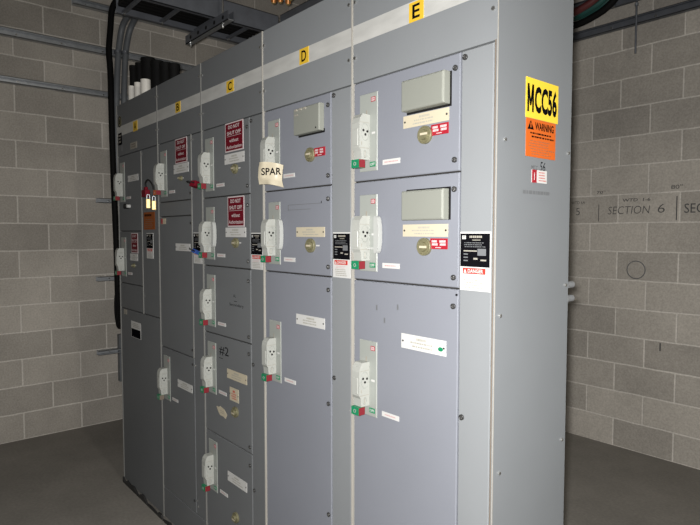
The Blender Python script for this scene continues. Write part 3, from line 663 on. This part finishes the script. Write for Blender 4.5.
# ------------------------------------------------------------ overhead cable trays
def tray(lab, o, ax, length, width, z, h=.10, extra=None):
    # ax: run direction; rails as channels, rungs between
    a = Vector(ax); p = Vector((-a.y, a.x, 0)); O = Vector((o[0], o[1], z)); t = thing('cable_tray', lab, 'cable tray', tuple(O))
    F = lambda s0, s1, w0, w1, h0, h1, k, b: b.add([O+a*s+p*w+Vector((0, 0, hh)) for hh in (h0, h1) for s, w in ((s0, w0), (s1, w0), (s1, w1), (s0, w1))],
                                                   [(0, 3, 2, 1), (4, 5, 6, 7), (0, 1, 5, 4), (1, 2, 6, 5), (2, 3, 7, 6), (3, 0, 4, 7)], k)
    for w0 in (0, width):
        s_ = 1 if w0 == 0 else -1; b = MB()
        F(0, length, min(w0, w0+s_*.004), max(w0, w0+s_*.004), 0, h, 'dsteel', b)
        F(0, length, min(w0, w0+s_*.03), max(w0, w0+s_*.03), 0, .004, 'dsteel', b); F(0, length, min(w0, w0+s_*.03), max(w0, w0+s_*.03), h-.004, h, 'dsteel', b)
        b.build('side_rail', t)
    n = int((length-.08)/.23)
    for i in range(n+1):
        b = MB(); F(.03+i*.23, .047+i*.23, .004, width-.004, .004, .022, 'dsteel', b); F(.032+i*.23, .044+i*.23, width-.035, width-.02, -.004, .004, 'screw', b); b.build('rung', t)
    return t
TX0, TX1 = -2.375, -2.70     # tray above cabinets, running front to back
tray('ladder cable tray crossing over cabinets A and B to the back', (TX0, .0, 0), (0, 1, 0), .935, TX0-TX1, 2.86, .125)
tray('dark cable tray running over cabinets C to E beneath the ceiling', (-2.36, .94, 0), (1, 0, 0), 3.3, .34, 2.86, .125)
tray('cable tray near the back wall carrying red and green cables', (-3.6, 2.42, 0), (1, 0, 0), 5.2, .42, 3.12, .11)
k = 0
names = ['first', 'second', 'third', 'fourth', 'fifth', 'sixth']
for i in range(6):
    x = TX1+.05+i*.045
    b = MB().tube(curve([(x, .0, 2.91), (x+.01, .2, 2.905), (x-.01, .5, 2.91), (x+.01, .86, 2.905)]), .021, 'cable', 8)
    tag(b.build('tray_cable', None, origin=(x, 0, 2.9)), 'black cable lying in the ladder tray over cabinets A and B', 'cable', 'black cables in the ladder tray')
for i in range(6):
    y = .985+i*.047
    b = MB().tube(curve([(-2.33, y, 2.91), (-1.8, y+.01, 2.905), (-1.0, y-.01, 2.91), (.85, y, 2.905)]), .022, 'teal' if i == 1 else 'cable', 8)
    tag(b.build('tray_cable', None, origin=(-1, y, 2.9)), 'dark green cable in the tray above cabinets C to E' if i == 1 else 'black cable in the tray above cabinets C to E', 'cable', None if i == 1 else 'black cables in the tray above C to E')
# loose cables drooping from the back-wall tray
for i, (kk, dz) in enumerate((('dkred', 0), ('dkred', .03), ('teal', .02), ('cable', -.02), ('teal', .05))):
    y = 2.50+.05*i
    b = MB().tube(curve([(-3.2, y, 3.18), (-2.0, y, 3.18), (-1.55, y, 3.08+dz), (-1.25, y, 3.03+dz), (-1.08, y, 3.055+dz), (-.98, y, 3.10+dz), (-.88, y, 3.17+dz*.5), (-.7, y, 3.2), (1.4, y, 3.2)]), .024, kk, 8)
    c = {'dkred': 'dark red', 'teal': 'green', 'cable': 'black'}[kk]
    tag(b.build('drooping_cable', None, origin=(-1.2, y, 3.1)), c+' cable sagging below the tray near the back wall', 'cable', 'sagging %s cables by the back wall' % c)
# orange cable ends above the trays
for i, (x, y, z) in enumerate(((-2.53, 1.0, 3.15), (-2.45, 1.0, 3.13), (-2.40, 1.03, 3.11), (-2.33, 1.0, 3.11))):
    b = MB().tube([(x, y, z-.015), (x+.02, y-.01, z+.035)], .020, 'copper', 10).tube([(x, y, z-.022), (x, y, z-.012)], .013, 'lockbrass', 10).tube(curve([(x+.02, y-.01, z+.03), (x+.05, y, z+.2), (x+.06, y, ZC)]), .012, 'cable', 8)
    tag(b.build('cable_gland', None, origin=(x, y, z)), 'orange coppery cable end hanging behind the end of the ladder tray', 'cable gland', 'coppery cable ends behind the ladder tray')
# trapeze hanger under the ladder tray
t = thing('trapeze_hanger', 'steel trapeze hanger with slotted strut under the ladder cable tray', 'hanger', (-2.55, .49, 2.80))
b = MB().box((-2.78, .47, 2.80), (-2.20, .511, 2.805), 'steel').box((-2.78, .47, 2.80), (-2.20, .473, 2.855), 'dsteel').box((-2.78, .508, 2.80), (-2.20, .511, 2.855), 'dsteel')
for i in range(5): b.disc(Fr((0, .47, 0), (1, 0, 0), (0, 0, 1), (0, -1, 0)), -2.70+i*.11, 2.828, .012, 0, .002, 'black', 10)
b.build('strut', t)
for x in (-2.745, -2.30):
    MB().tube([(x, .49, 2.78), (x, .49, ZC-.01)], .006, 'screw', 8).tube([(x, .49, 2.787), (x, .49, 2.797)], .012, 'screw', 6).build('threaded_rod', t)
b = MB().tube([(-.898, 2.86, 2.78), (-.898, 2.86, ZC)], .007, 'dsteel', 8)
b.tube([(-.898, 2.86, 3.10), (-.898, 2.86, 3.115)], .014, 'steel', 6)
tag(b.build('threaded_rod', None, origin=(-.898, 2.86, ZC)), 'threaded rod hanging in front of the back wall strut', 'rod')

# ------------------------------------------------------------ added fixture housing for the overhead fill, out of view
t = thing('ceiling_light', 'added long fluorescent fixture, out of view over the aisle', 'light fixture', (2.3, -.3, 3.44))  # added with the overhead fill
MB().box((2.14, -.9, 3.44), (2.46, .3, 3.52), 'white').build('fixture_body', t, bevel=.004)
MB().tube([(2.3, -.6, 3.52), (2.3, -.6, ZC)], .006, 'steel', 8).tube([(2.3, 0, 3.52), (2.3, 0, ZC)], .006, 'steel', 8).build('suspension_rod', t)
for o in bpy.data.objects:
    if 'o' in o.keys(): del o['o']
